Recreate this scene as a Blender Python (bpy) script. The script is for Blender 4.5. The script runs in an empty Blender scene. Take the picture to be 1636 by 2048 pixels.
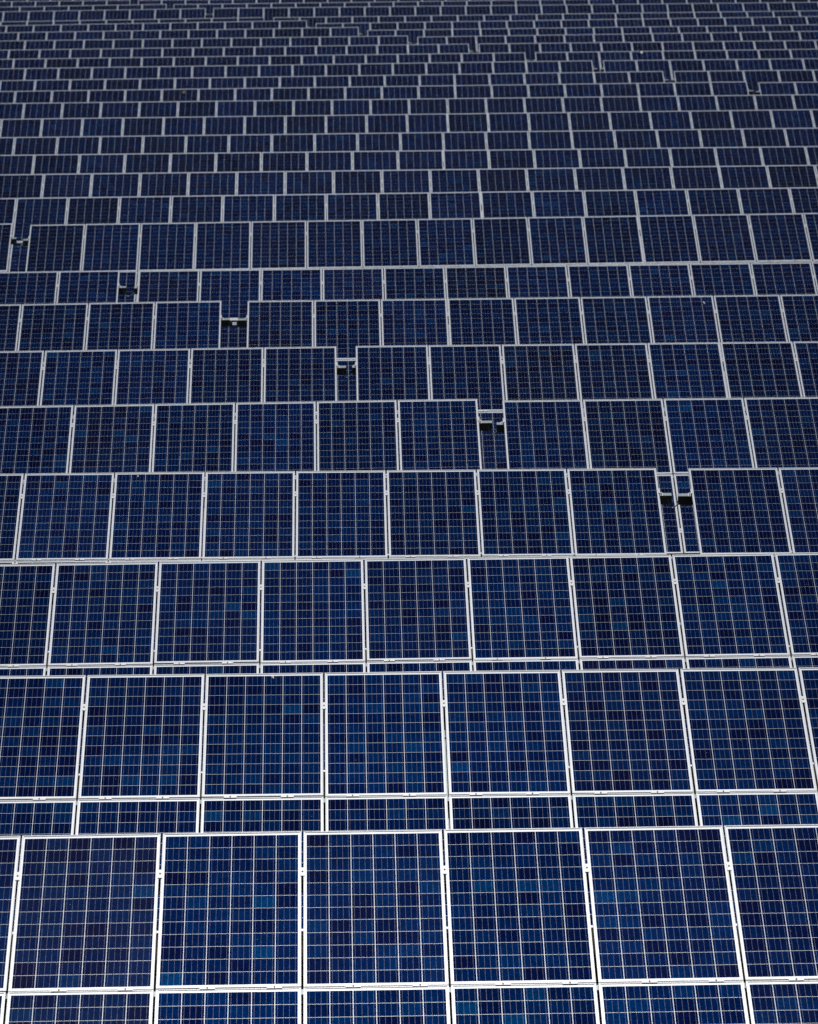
import bpy, math, random
from mathutils import Vector, Matrix

random.seed(7)
scene = bpy.context.scene
col = scene.collection
R = math.radians

# ------------------------------------------------------------------ camera
FPX = 9900.0                      # focal length in photograph pixels (1636 x 2048)
PITCH, YAW, ROLL = R(7.8), 0.014, 0.011
CAM_H = 9.35
fwd = Vector((math.sin(YAW) * math.cos(PITCH), math.cos(YAW) * math.cos(PITCH), -math.sin(PITCH)))
rgt0 = Vector((math.cos(YAW), -math.sin(YAW), 0))
up0 = rgt0.cross(fwd)
rgt = rgt0 * math.cos(ROLL) - up0 * math.sin(ROLL)
upv = up0 * math.cos(ROLL) + rgt0 * math.sin(ROLL)
CAM = Vector((0, 0, CAM_H))
cam_data = bpy.data.cameras.new('camera')
cam = bpy.data.objects.new('camera', cam_data)
col.objects.link(cam)
scene.camera = cam
cam_data.sensor_fit = 'HORIZONTAL'
cam_data.sensor_width = 24.0
cam_data.lens = FPX / 1636.0 * 24.0
cam_data.clip_start = 0.5
cam_data.clip_end = 9000
cam_data.dof.use_dof = True
cam_data.dof.focus_distance = 43.0
cam_data.dof.aperture_fstop = 7.1
m = Matrix.Identity(4)
for i in range(3):
    m[i][0] = rgt[i]; m[i][1] = upv[i]; m[i][2] = -fwd[i]; m[i][3] = CAM[i]
cam.matrix_world = m

# ------------------------------------------------------------------ sky, sun, exposure
SUN_EL, SUN_AZ = R(72), R(1.5)     # azimuth clockwise from +Y (the way the camera looks)
world = bpy.data.worlds.new('World')
scene.world = world
world.use_nodes = True
wn = world.node_tree
sky = wn.nodes.new('ShaderNodeTexSky')
sky.sky_type = 'NISHITA'
sky.sun_disc = False
sky.sun_elevation = SUN_EL
sky.sun_rotation = SUN_AZ
sky.air_density = 1.0
sky.dust_density = 0.6
sky.ozone_density = 2.0
wn.links.new(sky.outputs[0], wn.nodes['Background'].inputs[0])
wn.nodes['Background'].inputs[1].default_value = 0.05
sl = bpy.data.lights.new('sun', 'SUN')
sl.energy = 4.6
sl.angle = R(0.53)
sl.color = (1.0, 0.95, 0.88)
sun = bpy.data.objects.new('sun', sl)
col.objects.link(sun)
sdir = Vector((math.cos(SUN_EL) * math.sin(SUN_AZ), math.cos(SUN_EL) * math.cos(SUN_AZ), math.sin(SUN_EL)))
sun.rotation_euler = (-sdir).to_track_quat('-Z', 'Y').to_euler()
sun.location = (20, -10, 40)
vs = scene.view_settings
vs.view_transform = 'Standard'
vs.look = 'None'
vs.exposure = -0.55
vs.gamma = 1.0
vs.use_curve_mapping = False

# ------------------------------------------------------------------ node helpers
def new_mat(name):
    mt = bpy.data.materials.new(name)
    mt.use_nodes = True
    return mt, mt.node_tree, mt.node_tree.nodes['Principled BSDF']

def math_node(nt, op, a, b=None, c=None):
    n = nt.nodes.new('ShaderNodeMath'); n.operation = op
    for i, v in enumerate((a, b, c)):
        if v is None: continue
        if isinstance(v, (int, float)): n.inputs[i].default_value = v
        else: nt.links.new(v, n.inputs[i])
    return n.outputs[0]

def mix_rgb(nt, fac, a, b, blend='MIX'):
    n = nt.nodes.new('ShaderNodeMix'); n.data_type = 'RGBA'; n.blend_type = blend
    for sock, v in ((n.inputs[0], fac), (n.inputs[6], a), (n.inputs[7], b)):
        if isinstance(v, (int, float)): sock.default_value = v
        elif isinstance(v, tuple): sock.default_value = (*v, 1)
        else: nt.links.new(v, sock)
    return n.outputs[2]

def ramp(nt, fac, stops):
    n = nt.nodes.new('ShaderNodeValToRGB')
    e = n.color_ramp.elements
    while len(e) < len(stops): e.new(0.5)
    for el, (p, c) in zip(e, stops):
        el.position = p; el.color = (*c, 1)
    nt.links.new(fac, n.inputs[0])
    return n.outputs[0]

def noise(nt, vec, scale, detail=3, rough=0.5):
    n = nt.nodes.new('ShaderNodeTexNoise')
    n.inputs['Scale'].default_value = scale
    n.inputs['Detail'].default_value = detail
    n.inputs['Roughness'].default_value = rough
    if vec is not None: nt.links.new(vec, n.inputs['Vector'])
    return n.outputs['Fac']

# ------------------------------------------------------------------ materials
def make_cell_material(name, joined):
    """tone of the panel: red = brightness, green = purple cast"""
    mt, nt, bs = new_mat(name)
    oi = nt.nodes.new('ShaderNodeObjectInfo')
    ge = nt.nodes.new('ShaderNodeNewGeometry')
    rnd = math_node(nt, 'FRACT', math_node(nt, 'ADD', oi.outputs['Random'], ge.outputs['Random Per Island']))
    uv = nt.nodes.new('ShaderNodeUVMap'); uv.uv_map = 'UVMap'
    sp = nt.nodes.new('ShaderNodeSeparateXYZ'); nt.links.new(uv.outputs[0], sp.inputs[0])
    base = ramp(nt, rnd, [
        (0.0, (0.0012, 0.0036, 0.0310)), (0.12, (0.0003, 0.0054, 0.0410)),
        (0.32, (0.0001, 0.0080, 0.0520)), (0.62, (0.0001, 0.0108, 0.0630)),
        (0.90, (0.0001, 0.0146, 0.0750)), (0.98, (0.0002, 0.0200, 0.0890)), (1.0, (0.0003, 0.0340, 0.1200))])
    if joined:
        at = nt.nodes.new('ShaderNodeAttribute'); at.attribute_name = 'tone'
        tone = at.outputs['Color']
    else:
        tone = oi.outputs['Color']
    ts = nt.nodes.new('ShaderNodeSeparateColor'); nt.links.new(tone, ts.inputs[0])
    purple = math_node(nt, 'MULTIPLY', ts.outputs[1], math_node(nt, 'ADD', 0.35, math_node(nt, 'FRACT', math_node(nt, 'MULTIPLY', rnd, 7.31))))
    base = mix_rgb(nt, purple, base, (0.0060, 0.0048, 0.0300))
    bright = nt.nodes.new('ShaderNodeCombineXYZ')
    for i in range(3): nt.links.new(ts.outputs[0], bright.inputs[i])
    base = mix_rgb(nt, 1.0, base, bright.outputs[0], 'MULTIPLY')
    # crystal grains, shifted from cell to cell
    off = nt.nodes.new('ShaderNodeVectorMath'); off.operation = 'MULTIPLY_ADD'
    comb = nt.nodes.new('ShaderNodeCombineXYZ')
    for i in range(3): nt.links.new(rnd, comb.inputs[i])
    nt.links.new(comb.outputs[0], off.inputs[0]); off.inputs[1].default_value = (91, 57, 23)
    nt.links.new(uv.outputs[0], off.inputs[2])
    vo = nt.nodes.new('ShaderNodeTexVoronoi'); vo.inputs['Scale'].default_value = 9
    nt.links.new(off.outputs[0], vo.inputs['Vector'])
    gs = nt.nodes.new('ShaderNodeSeparateColor'); nt.links.new(vo.outputs['Color'], gs.inputs[0])
    grain = math_node(nt, 'MULTIPLY_ADD', gs.outputs[0], 0.60, 0.70)
    gcol = nt.nodes.new('ShaderNodeCombineXYZ')
    for i in range(3): nt.links.new(grain, gcol.inputs[i])
    c1 = mix_rgb(nt, 1.0, base, gcol.outputs[0], 'MULTIPLY')
    # thin film of dust and painted sheen, uneven over the panel
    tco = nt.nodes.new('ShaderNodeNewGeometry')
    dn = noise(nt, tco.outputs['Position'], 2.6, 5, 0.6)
    dust_sheen = math_node(nt, 'MULTIPLY', ts.outputs[2], math_node(nt, 'MULTIPLY', dn, 0.9))
    c1 = mix_rgb(nt, dust_sheen, c1, (0.085, 0.075, 0.085))
    # four tinned busbars along the cell
    a = math_node(nt, 'SUBTRACT', sp.outputs[0], 0.11)
    a = math_node(nt, 'DIVIDE', a, 0.26)
    d = math_node(nt, 'ABSOLUTE', math_node(nt, 'SUBTRACT', a, math_node(nt, 'ROUND', a)))
    bus = math_node(nt, 'LESS_THAN', d, 0.016)
    buscol = ramp(nt, noise(nt, off.outputs[0], 2.1, 2), [(0.3, (0.10, 0.16, 0.27)), (0.7, (0.29, 0.27, 0.31))])
    c2 = mix_rgb(nt, bus, c1, buscol)
    # sparse dust specks
    v2 = nt.nodes.new('ShaderNodeTexVoronoi'); v2.inputs['Scale'].default_value = 2.3
    nt.links.new(off.outputs[0], v2.inputs['Vector'])
    s2 = nt.nodes.new('ShaderNodeSeparateColor'); nt.links.new(v2.outputs['Color'], s2.inputs[0])
    speck = math_node(nt, 'MULTIPLY', math_node(nt, 'LESS_THAN', v2.outputs['Distance'], 0.035),
                      math_node(nt, 'GREATER_THAN', s2.outputs[1], 0.92))
    c3 = mix_rgb(nt, speck, c2, (0.45, 0.47, 0.5))
    nt.links.new(c3, bs.inputs['Base Color'])
    bs.inputs['Roughness'].default_value = 0.09
    bs.inputs['Specular IOR Level'].default_value = 0.03
    # textured crystal surface and tinned ribbon shine along one lobe
    gl = nt.nodes.new('ShaderNodeBsdfGlossy')
    gl.inputs['Roughness'].default_value = 0.20
    nt.links.new(c3, gl.inputs['Color'])
    mx = nt.nodes.new('ShaderNodeMixShader'); mx.inputs[0].default_value = 0.82
    nt.links.new(bs.outputs[0], mx.inputs[1]); nt.links.new(gl.outputs[0], mx.inputs[2])
    nt.links.new(mx.outputs[0], nt.nodes['Material Output'].inputs['Surface'])
    return mt

def make_backsheet():
    mt, nt, bs = new_mat('white_backsheet')
    tc = nt.nodes.new('ShaderNodeTexCoord')
    f = noise(nt, tc.outputs['Object'], 3.0, 3)
    nt.links.new(ramp(nt, f, [(0.3, (0.76, 0.82, 0.88)), (0.7, (0.82, 0.87, 0.93))]), bs.inputs['Base Color'])
    bs.inputs['Roughness'].default_value = 0.212
    bs.inputs['Metallic'].default_value = 0.97
    bs.inputs['Specular IOR Level'].default_value = 0.035
    return mt

def make_aluminium(name, lo, hi, rough, metal):
    mt, nt, bs = new_mat(name)
    tc = nt.nodes.new('ShaderNodeTexCoord')
    mp = nt.nodes.new('ShaderNodeMapping'); mp.inputs['Scale'].default_value = (3, 3, 3)
    nt.links.new(tc.outputs['Object'], mp.inputs['Vector'])
    f = noise(nt, mp.outputs[0], 4.0, 5, 0.6)
    nt.links.new(ramp(nt, f, [(0.25, lo), (0.75, hi)]), bs.inputs['Base Color'])
    bs.inputs['Roughness'].default_value = rough
    bs.inputs['Metallic'].default_value = metal
    return mt

def make_plain(name, colour, rough=0.6, var=0.25, scale=6.0):
    mt, nt, bs = new_mat(name)
    tc = nt.nodes.new('ShaderNodeTexCoord')
    f = noise(nt, tc.outputs['Object'], scale, 4)
    lo = tuple(c * (1 - var) for c in colour); hi = tuple(c * (1 + var) for c in colour)
    nt.links.new(ramp(nt, f, [(0.3, lo), (0.7, hi)]), bs.inputs['Base Color'])
    bs.inputs['Roughness'].default_value = rough
    return mt

def make_ground():
    mt, nt, bs = new_mat('ground_soil')
    tc = nt.nodes.new('ShaderNodeTexCoord')
    f1 = noise(nt, tc.outputs['Object'], 0.9, 6, 0.6)
    f2 = noise(nt, tc.outputs['Object'], 38.0, 4, 0.7)
    c1 = ramp(nt, f1, [(0.35, (0.022, 0.028, 0.012)), (0.5, (0.042, 0.037, 0.022)), (0.68, (0.07, 0.055, 0.036))])
    c2 = ramp(nt, f2, [(0.35, (0.25, 0.22, 0.2)), (0.65, (1.25, 1.15, 1.0))])
    nt.links.new(mix_rgb(nt, 1.0, c1, c2, 'MULTIPLY'), bs.inputs['Base Color'])
    bs.inputs['Roughness'].default_value = 0.95
    bp = nt.nodes.new('ShaderNodeBump'); bp.inputs['Strength'].default_value = 0.6; bp.inputs['Distance'].default_value = 0.05
    nt.links.new(f2, bp.inputs['Height']); nt.links.new(bp.outputs[0], bs.inputs['Normal'])
    return mt

def make_grass():
    mt, nt, bs = new_mat('dry_grass')
    ge = nt.nodes.new('ShaderNodeNewGeometry')
    nt.links.new(ramp(nt, ge.outputs['Random Per Island'], [(0.0, (0.045, 0.08, 0.012)), (0.5, (0.13, 0.14, 0.025)), (0.8, (0.24, 0.17, 0.05)), (1.0, (0.16, 0.075, 0.03))]), bs.inputs['Base Color'])
    bs.inputs['Roughness'].default_value = 0.7
    return mt

M_CELL = make_cell_material('silicon_cell', False)
M_CELLS = make_cell_material('silicon_cells', True)
M_BACK = make_backsheet()
M_FRAME = make_aluminium('anodised_aluminium', (0.80, 0.83, 0.86), (0.90, 0.92, 0.94), 0.208, 0.95)
M_CLAMP = make_aluminium('bare_aluminium', (0.80, 0.81, 0.83), (0.90, 0.90, 0.91), 0.205, 0.92)
M_STEEL = make_aluminium('galvanised_steel', (0.15, 0.19, 0.21), (0.27, 0.31, 0.33), 0.26, 0.92)
M_BOLT = make_plain('bolt_steel', (0.16, 0.16, 0.17), 0.4)
M_CABLE = make_plain('cable_sheath', (0.10, 0.20, 0.24), 0.45)
M_DROP = make_plain('dried_dropping', (0.62, 0.61, 0.56), 0.9, 0.15, 30.0)
M_SMUDGE = make_plain('brown_smudge', (0.10, 0.07, 0.055), 0.9, 0.3, 20.0)
M_GROUND = make_ground()
M_GRASS = make_grass()

# ------------------------------------------------------------------ mesh helpers
def mesh(name, verts, faces, mats, midx=None, uvs=None):
    me = bpy.data.meshes.new(name)
    me.from_pydata(verts, [], faces)
    for mt in mats: me.materials.append(mt)
    if midx: me.polygons.foreach_set('material_index', midx)
    if uvs:
        ul = me.uv_layers.new(name='UVMap')
        ul.data.foreach_set('uv', uvs)
    me.update()
    return me

def box(verts, faces, x0, x1, y0, y1, z0, z1):
    b = len(verts)
    verts += [(x0, y0, z0), (x1, y0, z0), (x1, y1, z0), (x0, y1, z0), (x0, y0, z1), (x1, y0, z1), (x1, y1, z1), (x0, y1, z1)]
    for f in ((0, 3, 2, 1), (4, 5, 6, 7), (0, 1, 5, 4), (1, 2, 6, 5), (2, 3, 7, 6), (3, 0, 4, 7)):
        faces.append(tuple(b + i for i in f))

def prism(outline, x0, x1, verts, faces):
    """closed yz outline swept along x"""
    b = len(verts); n = len(outline)
    verts += [(x0, y, z) for y, z in outline] + [(x1, y, z) for y, z in outline]
    for i in range(n):
        j = (i + 1) % n
        faces.append((b + i, b + j, b + n + j, b + n + i))
    faces.append(tuple(b + i for i in range(n))[::-1]); faces.append(tuple(b + n + i for i in range(n)))

def link(name, me, parent, pw, mw, mats=None):
    """link a mesh at world matrix mw under parent (world matrix pw)"""
    o = bpy.data.objects.new(name, me)
    col.objects.link(o)
    if parent is not None:
        o.parent = parent
        o.matrix_basis = pw.inverted() @ mw
    else:
        o.matrix_basis = mw
    return o

def tag(o, label, cat, group=None, kind=None):
    o['label'] = label; o['category'] = cat
    if group: o['group'] = group
    if kind: o['kind'] = kind

# ------------------------------------------------------------------ panel dimensions (metres)
PW, PL, PITCH_X = 0.992, 1.956, 1.007     # 6 x 12 cell module, spacing along the row
SEAM = 0.012
TILT = R(21.2)
MX, MY = 0.0210, 0.037                    # white margin beside / above the cells
CPX, CPY = (PW - 2 * MX) / 6, (PL - 2 * MY) / 12
CW, CH = CPX - 0.0030, CPY - 0.0044       # cell size
FRAME_H = 0.040

def ring(profile, verts, faces):
    """profile of (inset, z) swept round the module outline; y runs 0 .. -PL"""
    b = len(verts); n = len(profile)
    for (sx, sy) in ((-1, 0), (1, 0), (1, 1), (-1, 1)):
        for d, z in profile:
            verts.append((sx * (PW / 2 - d), -d if sy == 0 else -PL + d, z))
    for c in range(4):
        e = (c + 1) % 4
        for i in range(n - 1):
            faces.append((b + c * n + i, b + c * n + i + 1, b + e * n + i + 1, b + e * n + i))

v, f = [], []
ring([(0.024, -FRAME_H), (0.0, -FRAME_H), (0.0, -0.0012), (0.0012, 0.0), (0.0058, 0.0), (0.0066, -0.0030), (0.0078, -0.0030), (0.0086, 0.0), (0.0120, 0.0), (0.0126, -0.0050)], v, f)
ME_FRAME = mesh('frame', v, f, [M_FRAME])
v, f = [], []
box(v, f, -PW / 2 + 0.004, PW / 2 - 0.004, -PL + 0.004, -0.004, -0.0095, -0.0045)
ME_LAM = mesh('laminate', v, f, [M_BACK])
v, f = [], []
ring([(0.024, -FRAME_H), (0.0, -FRAME_H), (0.0, 0.0), (0.0120, 0.0), (0.0126, -0.0050)], v, f)
nf = len(f)
box(v, f, -PW / 2 + 0.004, PW / 2 - 0.004, -PL + 0.004, -0.004, -0.0095, -0.0045)
ME_FAR = mesh('panel_far', v, f, [M_FRAME, M_BACK], [0] * nf + [1] * (len(f) - nf))

CELL_UV = [0.0, 0.0, 1.0, 0.0, 1.0, 1.0, 0.0, 1.0]
v, f = [], []
box(v, f, -CW / 2, CW / 2, -CH / 2, CH / 2, -0.0043, -0.0036)
f = f[1:]
ME_CELL = mesh('cell', v, f, [M_CELL], None, CELL_UV + [0.02] * (8 * 4))

# module clamp: pressed plate with a bolt, long side along y
v, f = [], []
box(v, f, -0.0145, 0.0145, -0.052, 0.052, 0.0005, 0.0045)
box(v, f, -0.0045, 0.0045, -0.048, 0.048, -0.030, 0.0005)
nf = len(f)
for k in range(6):
    a = math.tau * k / 6; v.append((0.0065 * math.cos(a), 0.0065 * math.sin(a), 0.0045))
for k in range(6):
    a = math.tau * k / 6; v.append((0.0065 * math.cos(a), 0.0065 * math.sin(a), 0.0105))
b = len(v) - 12
for k in range(6): f.append((b + k, b + (k + 1) % 6, b + 6 + (k + 1) % 6, b + 6 + k))
f.append(tuple(b + 6 + k for k in range(6)))
ME_CLAMP = mesh('clamp', v, f, [M_CLAMP, M_BOLT], [0] * nf + [1] * (len(f) - nf))
# end clamp: stepped Z bracket at the end of a table
v, f = [], []
box(v, f, -0.012, 0.010, -0.050, 0.050, 0.0005, 0.0055)
box(v, f, 0.006, 0.012, -0.050, 0.050, -0.038, 0.0060)
box(v, f, 0.006, 0.040, -0.050, 0.020, -0.0385, -0.030)
box(v, f, 0.018, 0.030, -0.030, -0.010, -0.031, -0.008)
ME_ENDCLAMP = mesh('end_clamp', v, f, [M_CLAMP])

# ------------------------------------------------------------------ rows measured on the photograph
# each table: two panel seams on its top edge (x, y, x, y in photo pixels), panels between them,
# panels beyond to the left / right end (None = runs on out of view)
RUN = None
ROWS = [
 [(42.8,1671,1446.5,1650.6,5,RUN,RUN)],
 [(173.1,1350.2,1595.2,1335,6,RUN,RUN)],
 [(111.9,1126.6,1547.5,1106.5,7,RUN,RUN)],
 [(48.7,946.8,1133,937.4,6,RUN,1),(1375.4,936.7,1555.9,935.2,1,0,RUN)],
 [(147.9,810.4,794,800.2,4,RUN,1),(1003.6,800.8,1487,795.5,3,0,RUN)],
 [(89.1,701.2,527.7,694.8,3,RUN,1),(709.9,692,1585.8,682.9,6,0,RUN)],
 [(44.5,608.2,309.9,603.7,2,RUN,1),(494.3,601.8,1559.3,589.4,8,0,RUN)],
 [(-4.7,544.1,117.6,542.4,1,RUN,1),(399.6,539.8,1622.1,524.3,10,1,RUN)],
 [(-84.4,448.8,26.0,446.6,1,RUN,0),(170.8,448,1606,426.1,13,1,RUN)],
 [(33.6,395.9,1577.8,375,15,RUN,RUN)],
 [(88.1,347.8,1533.1,330.7,15,RUN,RUN)],
 [(68.9,309.2,1610.4,292.4,17,RUN,RUN)],
 [(30.1,274.2,1568.6,256.1,18,RUN,RUN)],
 [(3.8,237.8,1621.5,218.5,20,RUN,RUN)],
 [(48.9,205.8,1584.4,189,20,RUN,RUN)],
 [(31.3,182,1420.7,163.9,19,RUN,1),(1515.8,164.6,1588.9,163.9,1,0,RUN)],
 [(1.3,160.7,1256.6,143.1,18,RUN,1),(1417.2,141.4,1624.5,139.3,3,1,RUN)],
 [(50.9,136.3,1118.3,121.6,16,RUN,1),(1271.9,120.1,1605,116.8,5,1,RUN)],
 [(27.6,117.5,987.2,105.5,15,RUN,1),(1134.6,103.8,1578.6,98.3,7,1,RUN)],
 [(18.8,99.5,876.4,88.2,14,RUN,1),(1018,86.5,1629.5,80.2,10,1,RUN)],
 [(50.9,80.7,757.1,71.9,12,RUN,1),(893.2,72.7,1538.8,63.2,11,1,RUN)],
 [(37.1,64.4,661.2,54.9,11,RUN,1),(791,59.4,1582.4,49.4,14,1,RUN)],
 [(13,50.9,559.6,41.4,10,RUN,1),(685.7,45.9,1612,32.6,17,1,RUN)],
 [(2.5,43.1,475.7,35.3,9,RUN,1),(599.2,34.1,1598.2,21.3,19,1,RUN)],
 [(8,23.1,360.9,17.3,7,RUN,1),(476.9,15.8,1585.6,4.5,22,1,RUN)],
 [(40.1,13,284.5,8.8,5,RUN,1),(396,8,1031.1,0,13,1,RUN)],
 [(24.6,2.5,213.5,.5,4,RUN,1),(324,-.3,702,-4.4,8,1,RUN)],
 [(9.5,-7,146.6,-8.5,3,RUN,RUN)],
]
ROW_Y = [34.87,41.47,48.08,54.74,61.38,67.96,74.59,81.27,90.14,96.76,103.47,110.0,116.74,123.42,130.08,136.68,
         143.36,149.97,156.61,163.36,170.15,176.78,183.48,190.25,198.59,205.15,211.9,218.6]

def ray(px, py):
    d = fwd * FPX + rgt * (px - 818) - upv * (py - 1024)
    return d / d.y

class Table: pass
TABLES = []
for r, (row, Y) in enumerate(zip(ROWS, ROW_Y)):
    lim = Y * 818 / FPX
    mid = Y * fwd.x / fwd.y
    for s, (xa, ya, xb, yb, n, kl, kr) in enumerate(row):
        A, B = CAM + ray(xa, ya) * Y, CAM + ray(xb, yb) * Y
        t = Table()
        t.row, t.side, t.count = r, s, len(row)
        ex = (B - A); ex.y = 0; ex.normalize()
        t.ex = ex
        ctr = (A + B) / 2
        org = ctr - ex * (n / 2 * PITCH_X)           # first measured seam
        k0 = -kl if kl is not None else -(math.ceil((org.x - (mid - lim)) / PITCH_X) + 1)
        k1 = n + kr if kr is not None else n + math.ceil(((mid + lim) - (org.x + n * PITCH_X)) / PITCH_X) + 1
        t.n = k1 - k0
        t.org = org + ex * (k0 * PITCH_X)
        t.gap_l, t.gap_r = kl is not None, kr is not None
        eu = Vector((0, math.cos(TILT), math.sin(TILT)))
        eu = (eu - ex * eu.dot(ex)).normalized()
        t.eu, t.en = eu, ex.cross(eu)
        t.m = Matrix.Identity(4)
        for i in range(3):
            t.m[i][0] = ex[i]; t.m[i][1] = eu[i]; t.m[i][2] = t.en[i]; t.m[i][3] = t.org[i]
        TABLES.append(t)

# ------------------------------------------------------------------ ground
TOP_H = 2.30                         # top edge of a table above the ground
def row_profile(x, r):
    ts = [t for t in TABLES if t.row == r]
    x = max(-30, min(30, x))
    if len(ts) == 2:
        e = ts[0].org.x + ts[0].n * PITCH_X
        w = min(1, max(0, (x - e + 1.5) / 3))
    else:
        w = 0
    zs = [t.org.z + (x - t.org.x) * t.ex.z / t.ex.x for t in ts]
    return (zs[0] * (1 - w) + zs[-1] * w) - TOP_H
def ground_z(x, y):
    y -= 0.0
    if y <= ROW_Y[0]: return row_profile(x, 0)
    if y >= ROW_Y[-1]: return row_profile(x, len(ROW_Y) - 1)
    for r in range(len(ROW_Y) - 1):
        if ROW_Y[r] <= y <= ROW_Y[r + 1]:
            w = (y - ROW_Y[r]) / (ROW_Y[r + 1] - ROW_Y[r])
            return row_profile(x, r) * (1 - w) + row_profile(x, r + 1) * w
xs = [-3500, -1200, -400, -150, -60, -40] + [i * 1.5 for i in range(-20, 21)] + [40, 60, 150, 400, 1200, 3500]
ys = [-800, -200, -60, -10, 10, 20, 28]
for a, b in zip(ROW_Y, ROW_Y[1:]): ys += [a - 0.6 * 0, (a + b) / 2]
ys += [ROW_Y[-1], 240, 300, 500, 1000, 2500, 6000]
gv = [(x, y, ground_z(x, y)) for y in ys for x in xs]
nx = len(xs)
gf = [(j * nx + i, j * nx + i + 1, (j + 1) * nx + i + 1, (j + 1) * nx + i) for j in range(len(ys) - 1) for i in range(nx - 1)]
ground = link('ground', mesh('ground', gv, gf, [M_GROUND]), None, None, Matrix.Identity(4))
ground['kind'] = 'structure'
for p in ground.data.polygons: p.use_smooth = True

# ------------------------------------------------------------------ solar tables
ORD = ['zeroth', 'first', 'second', 'third', 'fourth', 'fifth', 'sixth', 'seventh', 'eighth', 'ninth', 'tenth', 'eleventh', 'twelfth', 'thirteenth']
def table_label(t):
    r = t.row
    side = ('left' if t.side == 0 else 'right')
    if r < 3:
        return ['blue solar table, third unbroken row in front of the first row with a gap',
                'blue solar table, second unbroken row in front of the first row with a gap',
                'blue solar table, unbroken row directly in front of the first row with a gap'][r]
    if r < 8:
        return f'blue solar table {side} of the gap facing it, {ORD[r - 2]} of the front gapped rows'
    if r == 8:
        return f'solar table {side} of the gap facing it, full-height panels behind the front gapped rows'
    if r < 15:
        return f'dark blue unbroken solar table, {ORD[r - 8]} row behind the full-height row with dark gap'
    if r < 27:
        return f'dark blue solar table {side} of the gap facing it, {ORD[r - 14]} of the rear gapped rows'
    return 'solar table showing only bits of its panels behind the last gapped row'

PURLIN_Y = [-0.275 * PL, -(PL + SEAM / 2), -(PL + SEAM + 0.72 * PL)]
STUB = {3: (0.135, 0.150), 4: (0.165, 0.085), 5: (0.125, 0.050), 6: (0.165, 0.160), 7: (0.120, 0.060), 8: (0.090, 0.110)}
BAY = 3
v, f = [], []
prism([(-0.045, 0), (0.045, 0), (0.045, -0.09), (0.040, -0.09), (0.040, -0.005), (-0.040, -0.005), (-0.040, -0.09), (-0.045, -0.09)], -0.5, 0.5, v, f)
ME_RAFTER = mesh('rafter', [(-y, x * (2 * PL + SEAM - 0.7), z) for x, y, z in v], f, [M_STEEL])
v, f = [], []
# H-shaped post, unit height, top at z = 0
for (x0, x1, y0, y1) in ((-0.05, 0.05, -0.06, -0.053), (-0.05, 0.05, 0.053, 0.06), (-0.004, 0.004, -0.053, 0.053)):
    box(v, f, x0, x1, y0, y1, -1.0, 0.0)
ME_POST = mesh('post', v, f, [M_STEEL])

def T3(x, y, z): return Matrix.Translation((x, y, z))

def joined_cells(items):
    """items: (matrix in table frame, list of (col, row)); thin top faces"""
    verts, faces, uvs, cols = [], [], [], []
    for mp, lst, tone in items:
        for (i, j) in lst:
            cx = -PW / 2 + MX + (i + 0.5) * CPX
            cy = -MY - (j + 0.5) * CPY
            b = len(verts)
            for (sx, sy) in ((-1, -1), (1, -1), (1, 1), (-1, 1)):
                verts.append((mp @ Vector((cx + sx * CW / 2, cy + sy * CH / 2, -0.0036)))[:])
            faces.append((b, b + 1, b + 2, b + 3))
            uvs += CELL_UV
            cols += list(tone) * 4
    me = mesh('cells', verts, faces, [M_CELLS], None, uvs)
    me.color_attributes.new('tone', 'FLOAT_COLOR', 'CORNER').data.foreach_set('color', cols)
    return me

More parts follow.
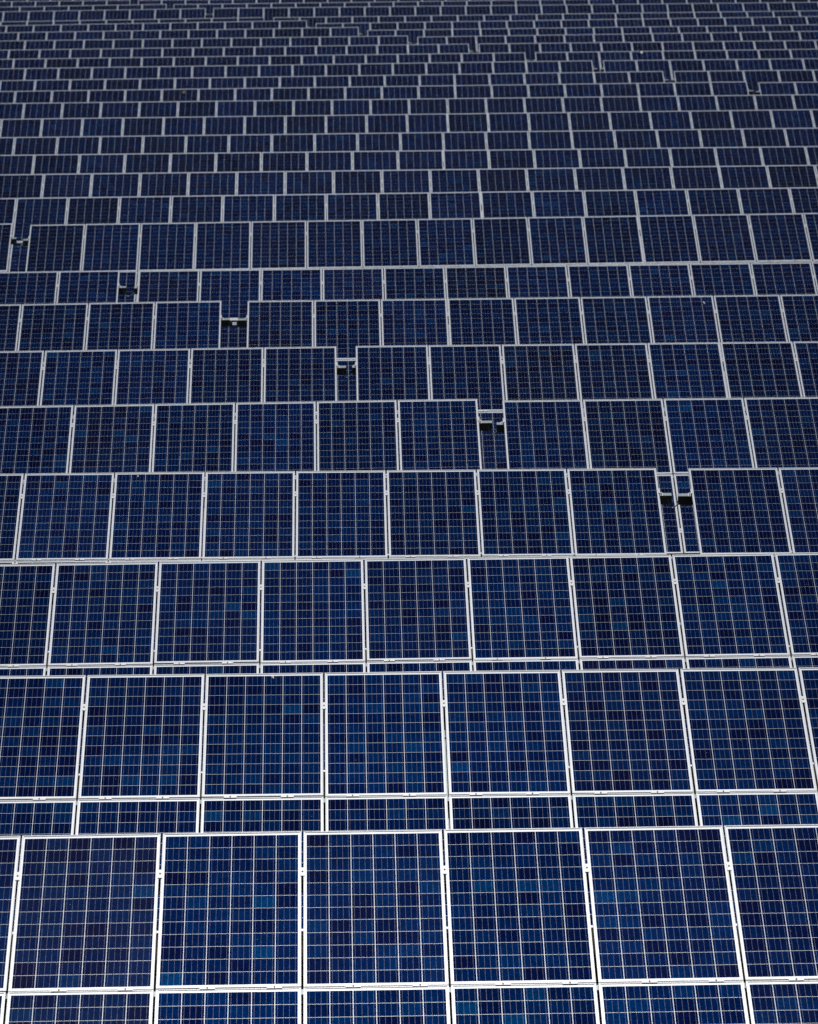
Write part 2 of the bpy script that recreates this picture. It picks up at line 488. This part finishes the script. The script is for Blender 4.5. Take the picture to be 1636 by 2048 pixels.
ALL_CELLS = [(i, j) for j in range(12) for i in range(6)]
clamp_pts = {}
for t in TABLES:
    r = t.row
    near = r < 9
    rng = random.Random(100 * r + t.side)
    xm = t.n * PITCH_X / 2
    # root at the table's base on the ground
    cbase = t.m @ Vector((xm, PURLIN_Y[1], 0))
    root = bpy.data.objects.new('solar_table', None)
    root.empty_display_size = 0.3
    col.objects.link(root)
    gz = ground_z(cbase.x, cbase.y)
    root.location = (cbase.x, cbase.y, gz)
    rw = Matrix.Translation((cbase.x, cbase.y, gz))
    tag(root, table_label(t), 'solar array', 'solar tables standing in parallel rows')
    t.root, t.rw = root, rw
    # which panels carry individual cells: the four upper ones nearest the middle of the view
    midx = t.org.y * fwd.x / fwd.y
    order = sorted(range(t.n), key=lambda k: abs((t.m @ Vector(((k + 0.5) * PITCH_X, 0, 0))).x - midx))
    single = set(order[:4]) if near else set()
    rest = []
    for k in range(t.n):
        for lv in range(2):
            y0 = -lv * (PL + SEAM)
            jit = Matrix.Rotation(R(rng.gauss(0, 0.055)), 4, 'X') @ Matrix.Rotation(R(rng.gauss(0, 0.055)), 4, 'Y')
            ml = T3((k + 0.5) * PITCH_X + rng.gauss(0, 0.0008), y0 + rng.gauss(0, 0.0012), 0) @ jit
            pm = t.m @ ml
            tone = (min(1.35, max(0.68, rng.gauss(1.0, 0.13))), max(0.0, rng.gauss(0.0, 0.09)), max(0.0, rng.gauss(0.0, 0.03)) + (0.10 if r == 0 and k < 3 else 0.0), 1.0)  # blue: random dust, plus a painted sheen on the front row's leftmost panels
            if near:
                p = link('solar_panel', ME_LAM, root, rw, pm)
                link('frame', ME_FRAME, p, pm, pm)
                if lv == 0 and k in single:
                    for (i, j) in ALL_CELLS:
                        c = link('cell', ME_CELL, p, pm, pm @ T3(-PW / 2 + MX + (i + 0.5) * CPX, -MY - (j + 0.5) * CPY, 0))
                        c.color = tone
                else:
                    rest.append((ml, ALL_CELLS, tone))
            else:
                link('solar_panel', ME_FAR, root, rw, pm)
                rest.append((ml, ALL_CELLS, tone))
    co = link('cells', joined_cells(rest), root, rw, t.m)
    co['kind'] = 'stuff'
    # clamps between neighbouring panels, on the purlins
    for k in range(1, t.n):
        link('clamp', ME_CLAMP, root, rw, t.m @ T3(k * PITCH_X, PURLIN_Y[0] + rng.gauss(0, 0.006), 0))
        if near:
            link('clamp', ME_CLAMP, root, rw, t.m @ T3(k * PITCH_X, PURLIN_Y[2] + rng.gauss(0, 0.006), 0))
    if near:
        fr = (0.352, 0.812) if r == 0 else (0.232, 0.690)
        for k in range(t.n):
            for q in fr:
                link('clamp', ME_CLAMP, root, rw, t.m @ T3((k + q) * PITCH_X + rng.gauss(0, 0.006), PURLIN_Y[1], 0) @ Matrix.Rotation(R(90), 4, 'Z'))
    # purlins, with stubs poking into the gap between tables
    sl_, sr_ = STUB.get(r, (0.13, 0.10))
    ext_l = sr_ if t.gap_l else 0.0
    ext_r = sl_ if t.gap_r else 0.0
    for q, py in enumerate(PURLIN_Y):
        v, f = [], []
        prism([(-0.030, 0), (0.030, 0), (0.030, -0.018), (0.026, -0.018), (0.026, -0.004), (-0.026, -0.004), (-0.026, -0.106),
               (0.026, -0.106), (0.026, -0.092), (0.030, -0.092), (0.030, -0.110), (-0.030, -0.110)], 0.004 - ext_l, t.n * PITCH_X - 0.004 + ext_r, v, f)
        link('purlin', mesh('purlin', v, f, [M_STEEL]), root, rw, t.m @ T3(0, py, -FRAME_H - 0.0005))
    for py in (PURLIN_Y[0], PURLIN_Y[2]):
        if t.gap_r: link('end_clamp', ME_ENDCLAMP, root, rw, t.m @ T3(t.n * PITCH_X - 0.0075 + 0.0, py, 0))
        if t.gap_l: link('end_clamp', ME_ENDCLAMP, root, rw, t.m @ T3(0.0075, py, 0) @ Matrix.Scale(-1, 4, (1, 0, 0)))
    if r == 6 and t.gap_r:
        v, f = [], []
        box(v, f, -0.062, 0.062, -0.05, 0.028, 0.0005, 0.005)
        box(v, f, -0.062, 0.062, -0.056, -0.050, -0.030, 0.005)
        link('splice_plate', mesh('splice_plate', v, f, [M_CLAMP]), root, rw, t.m @ T3(t.n * PITCH_X + 0.185, PURLIN_Y[0], -FRAME_H))
    # rafters and posts
    nb = max(1, round(t.n / BAY))
    for k in range(nb):
        x = (k + 0.5) * t.n * PITCH_X / nb
        link('rafter', ME_RAFTER, root, rw, t.m @ T3(x, PURLIN_Y[1], -FRAME_H - 0.1115))
        for yy in (PURLIN_Y[0] - 0.25, PURLIN_Y[2] + 0.25):
            top = t.m @ Vector((x, yy, -FRAME_H - 0.125))
            g = ground_z(top.x, top.y) - 0.15
            link('post', ME_POST, root, rw, Matrix.Translation(top) @ Matrix.Diagonal((1, 1, top.z - g, 1)))

# ------------------------------------------------------------------ cables sagging across the gaps of the front rows
def tube(pts, rad, seg=6):
    verts, faces = [], []
    n = len(pts)
    for i, p in enumerate(pts):
        d = (pts[min(i + 1, n - 1)] - pts[max(i - 1, 0)]).normalized()
        a = d.orthogonal().normalized()
        ref = Vector((0, 0, 1))
        if abs(d.dot(ref)) < 0.95: a = (ref - d * ref.dot(d)).normalized()
        b = d.cross(a)
        for k in range(seg):
            w = math.tau * k / seg
            verts.append((p + (a * math.cos(w) + b * math.sin(w)) * rad)[:])
    for i in range(n - 1):
        for k in range(seg):
            faces.append((i * seg + k, i * seg + (k + 1) % seg, (i + 1) * seg + (k + 1) % seg, (i + 1) * seg + k))
    faces.append(tuple(range(seg))[::-1]); faces.append(tuple((n - 1) * seg + k for k in range(seg)))
    return verts, faces
by = {(t.row, t.side): t for t in TABLES}
for r in range(3, 9):
    tl, tr = by[(r, 0)], by[(r, 1)]
    sl_, sr_ = STUB[r]
    a = tl.m @ Vector((tl.n * PITCH_X + sl_ - 0.05, PURLIN_Y[0] - 0.034, -FRAME_H - 0.045))
    b = tr.m @ Vector((-sr_ + 0.03, PURLIN_Y[0] - 0.034, -FRAME_H - 0.07))
    pts = []
    for i in range(13):
        w = i / 12
        p = a.lerp(b, w)
        p.z -= 0.075 * 4 * w * (1 - w) + 0.02 * math.sin(w * math.tau)
        p.y -= 0.03 * math.sin(w * math.pi)
        pts.append(p)
    v, f = tube(pts, 0.0065)
    o = link('cable', mesh('cable', v, f, [M_CABLE]), None, None, Matrix.Identity(4))
    where = 'full-height row behind the front gapped rows' if r == 8 else f'{ORD[r - 2]} row of the front gapped rows'
    tag(o, f'dark cable sagging between purlin ends in gap, {where}', 'cable', 'cables across the table gaps')

# ------------------------------------------------------------------ bird droppings and a smudge lying on the glass
def plane_hit(t, px, py):
    d = ray(px, py)
    s = (t.org - CAM).dot(t.en) / d.dot(t.en)
    loc = t.m.inverted() @ (CAM + d * s)
    return loc.x, loc.y
def blob(t, px, py, w, h, ang, mat, name, label, seed):
    x, y = plane_hit(t, px, py)
    rg = random.Random(seed)
    v, f = [(0, 0, 0.004)], []
    n = 12
    for ringk, (rad, z) in enumerate(((0.55, 0.003), (1.0, 0.0))):
        for k in range(n):
            a = math.tau * k / n
            q = rad * (1 + (rg.uniform(-0.35, 0.3) if ringk else 0))
            v.append((w / 2 * q * math.cos(a), h / 2 * q * math.sin(a) - (0.15 * h if math.sin(a) < -0.7 and ringk else 0), z))
    for k in range(n):
        f.append((0, 1 + k, 1 + (k + 1) % n))
        f.append((1 + k, 1 + n + k, 1 + n + (k + 1) % n, 1 + (k + 1) % n))
    o = link(name, mesh(name, v, f, [mat]), None, None, t.m @ T3(x, y, -0.0034) @ Matrix.Rotation(R(ang), 4, 'Z'))
    tag(o, label, 'dropping' if mat is M_DROP else 'smudge')
blob(by[(6, 1)], 1408, 604.5, 0.018, 0.085, 14, M_DROP, 'bird_dropping', 'thin white bird dropping streak on panel in fourth front gapped row', 1)
blob(by[(1, 0)], 545.5, 1353, 0.020, 0.040, 20, M_DROP, 'bird_dropping', 'small white dropping at panel top, second unbroken row before the gapped rows', 2)
blob(by[(18, 1)], 1283, 104, 0.075, 0.16, 0, M_DROP, 'bird_dropping', 'large pale bird dropping on a panel in the rear gapped rows', 3)
blob(by[(15, 0)], 368, 183, 0.09, 0.20, 0, M_SMUDGE, 'dirt_smudge', 'faint brown smudge on a panel in the first rear gapped row', 4)
blob(by[(3, 0)], 276, 951.5, 0.016, 0.03, 0, M_DROP, 'bird_dropping', 'tiny white dropping on panel in the first front gapped row', 5)

# ------------------------------------------------------------------ grass and weeds below the front rows
rg = random.Random(21)
v, f = [], []
for _ in range(16000):
    y = rg.uniform(29.5, 62)
    x = rg.uniform(-1, 1) * (y * 818 / FPX + 1.2)
    if rg.random() < 0.35:
        x = round(x / 0.7) * 0.7 + rg.gauss(0, 0.10)
    z = ground_z(x, y) - 0.01
    h = rg.uniform(0.10, 0.42); a = rg.uniform(0, math.tau); w = rg.uniform(0.004, 0.010)
    lx, ly = rg.gauss(0, 0.35) * h, rg.gauss(0, 0.35) * h
    dx, dy = math.cos(a) * w, math.sin(a) * w
    b = len(v)
    v += [(x - dx, y - dy, z), (x + dx, y + dy, z), (x + dx * 0.7 + lx * 0.4, y + dy * 0.7 + ly * 0.4, z + h * 0.6), (x - dx * 0.7 + lx * 0.4, y - dy * 0.7 + ly * 0.4, z + h * 0.6), (x + lx, y + ly, z + h)]
    f += [(b, b + 1, b + 2, b + 3), (b + 3, b + 2, b + 4)]
gr = link('grass', mesh('grass', v, f, [M_GRASS]), None, None, Matrix.Identity(4))
tag(gr, 'sparse dry yellow green grass growing under the solar tables', 'grass', None, 'stuff')
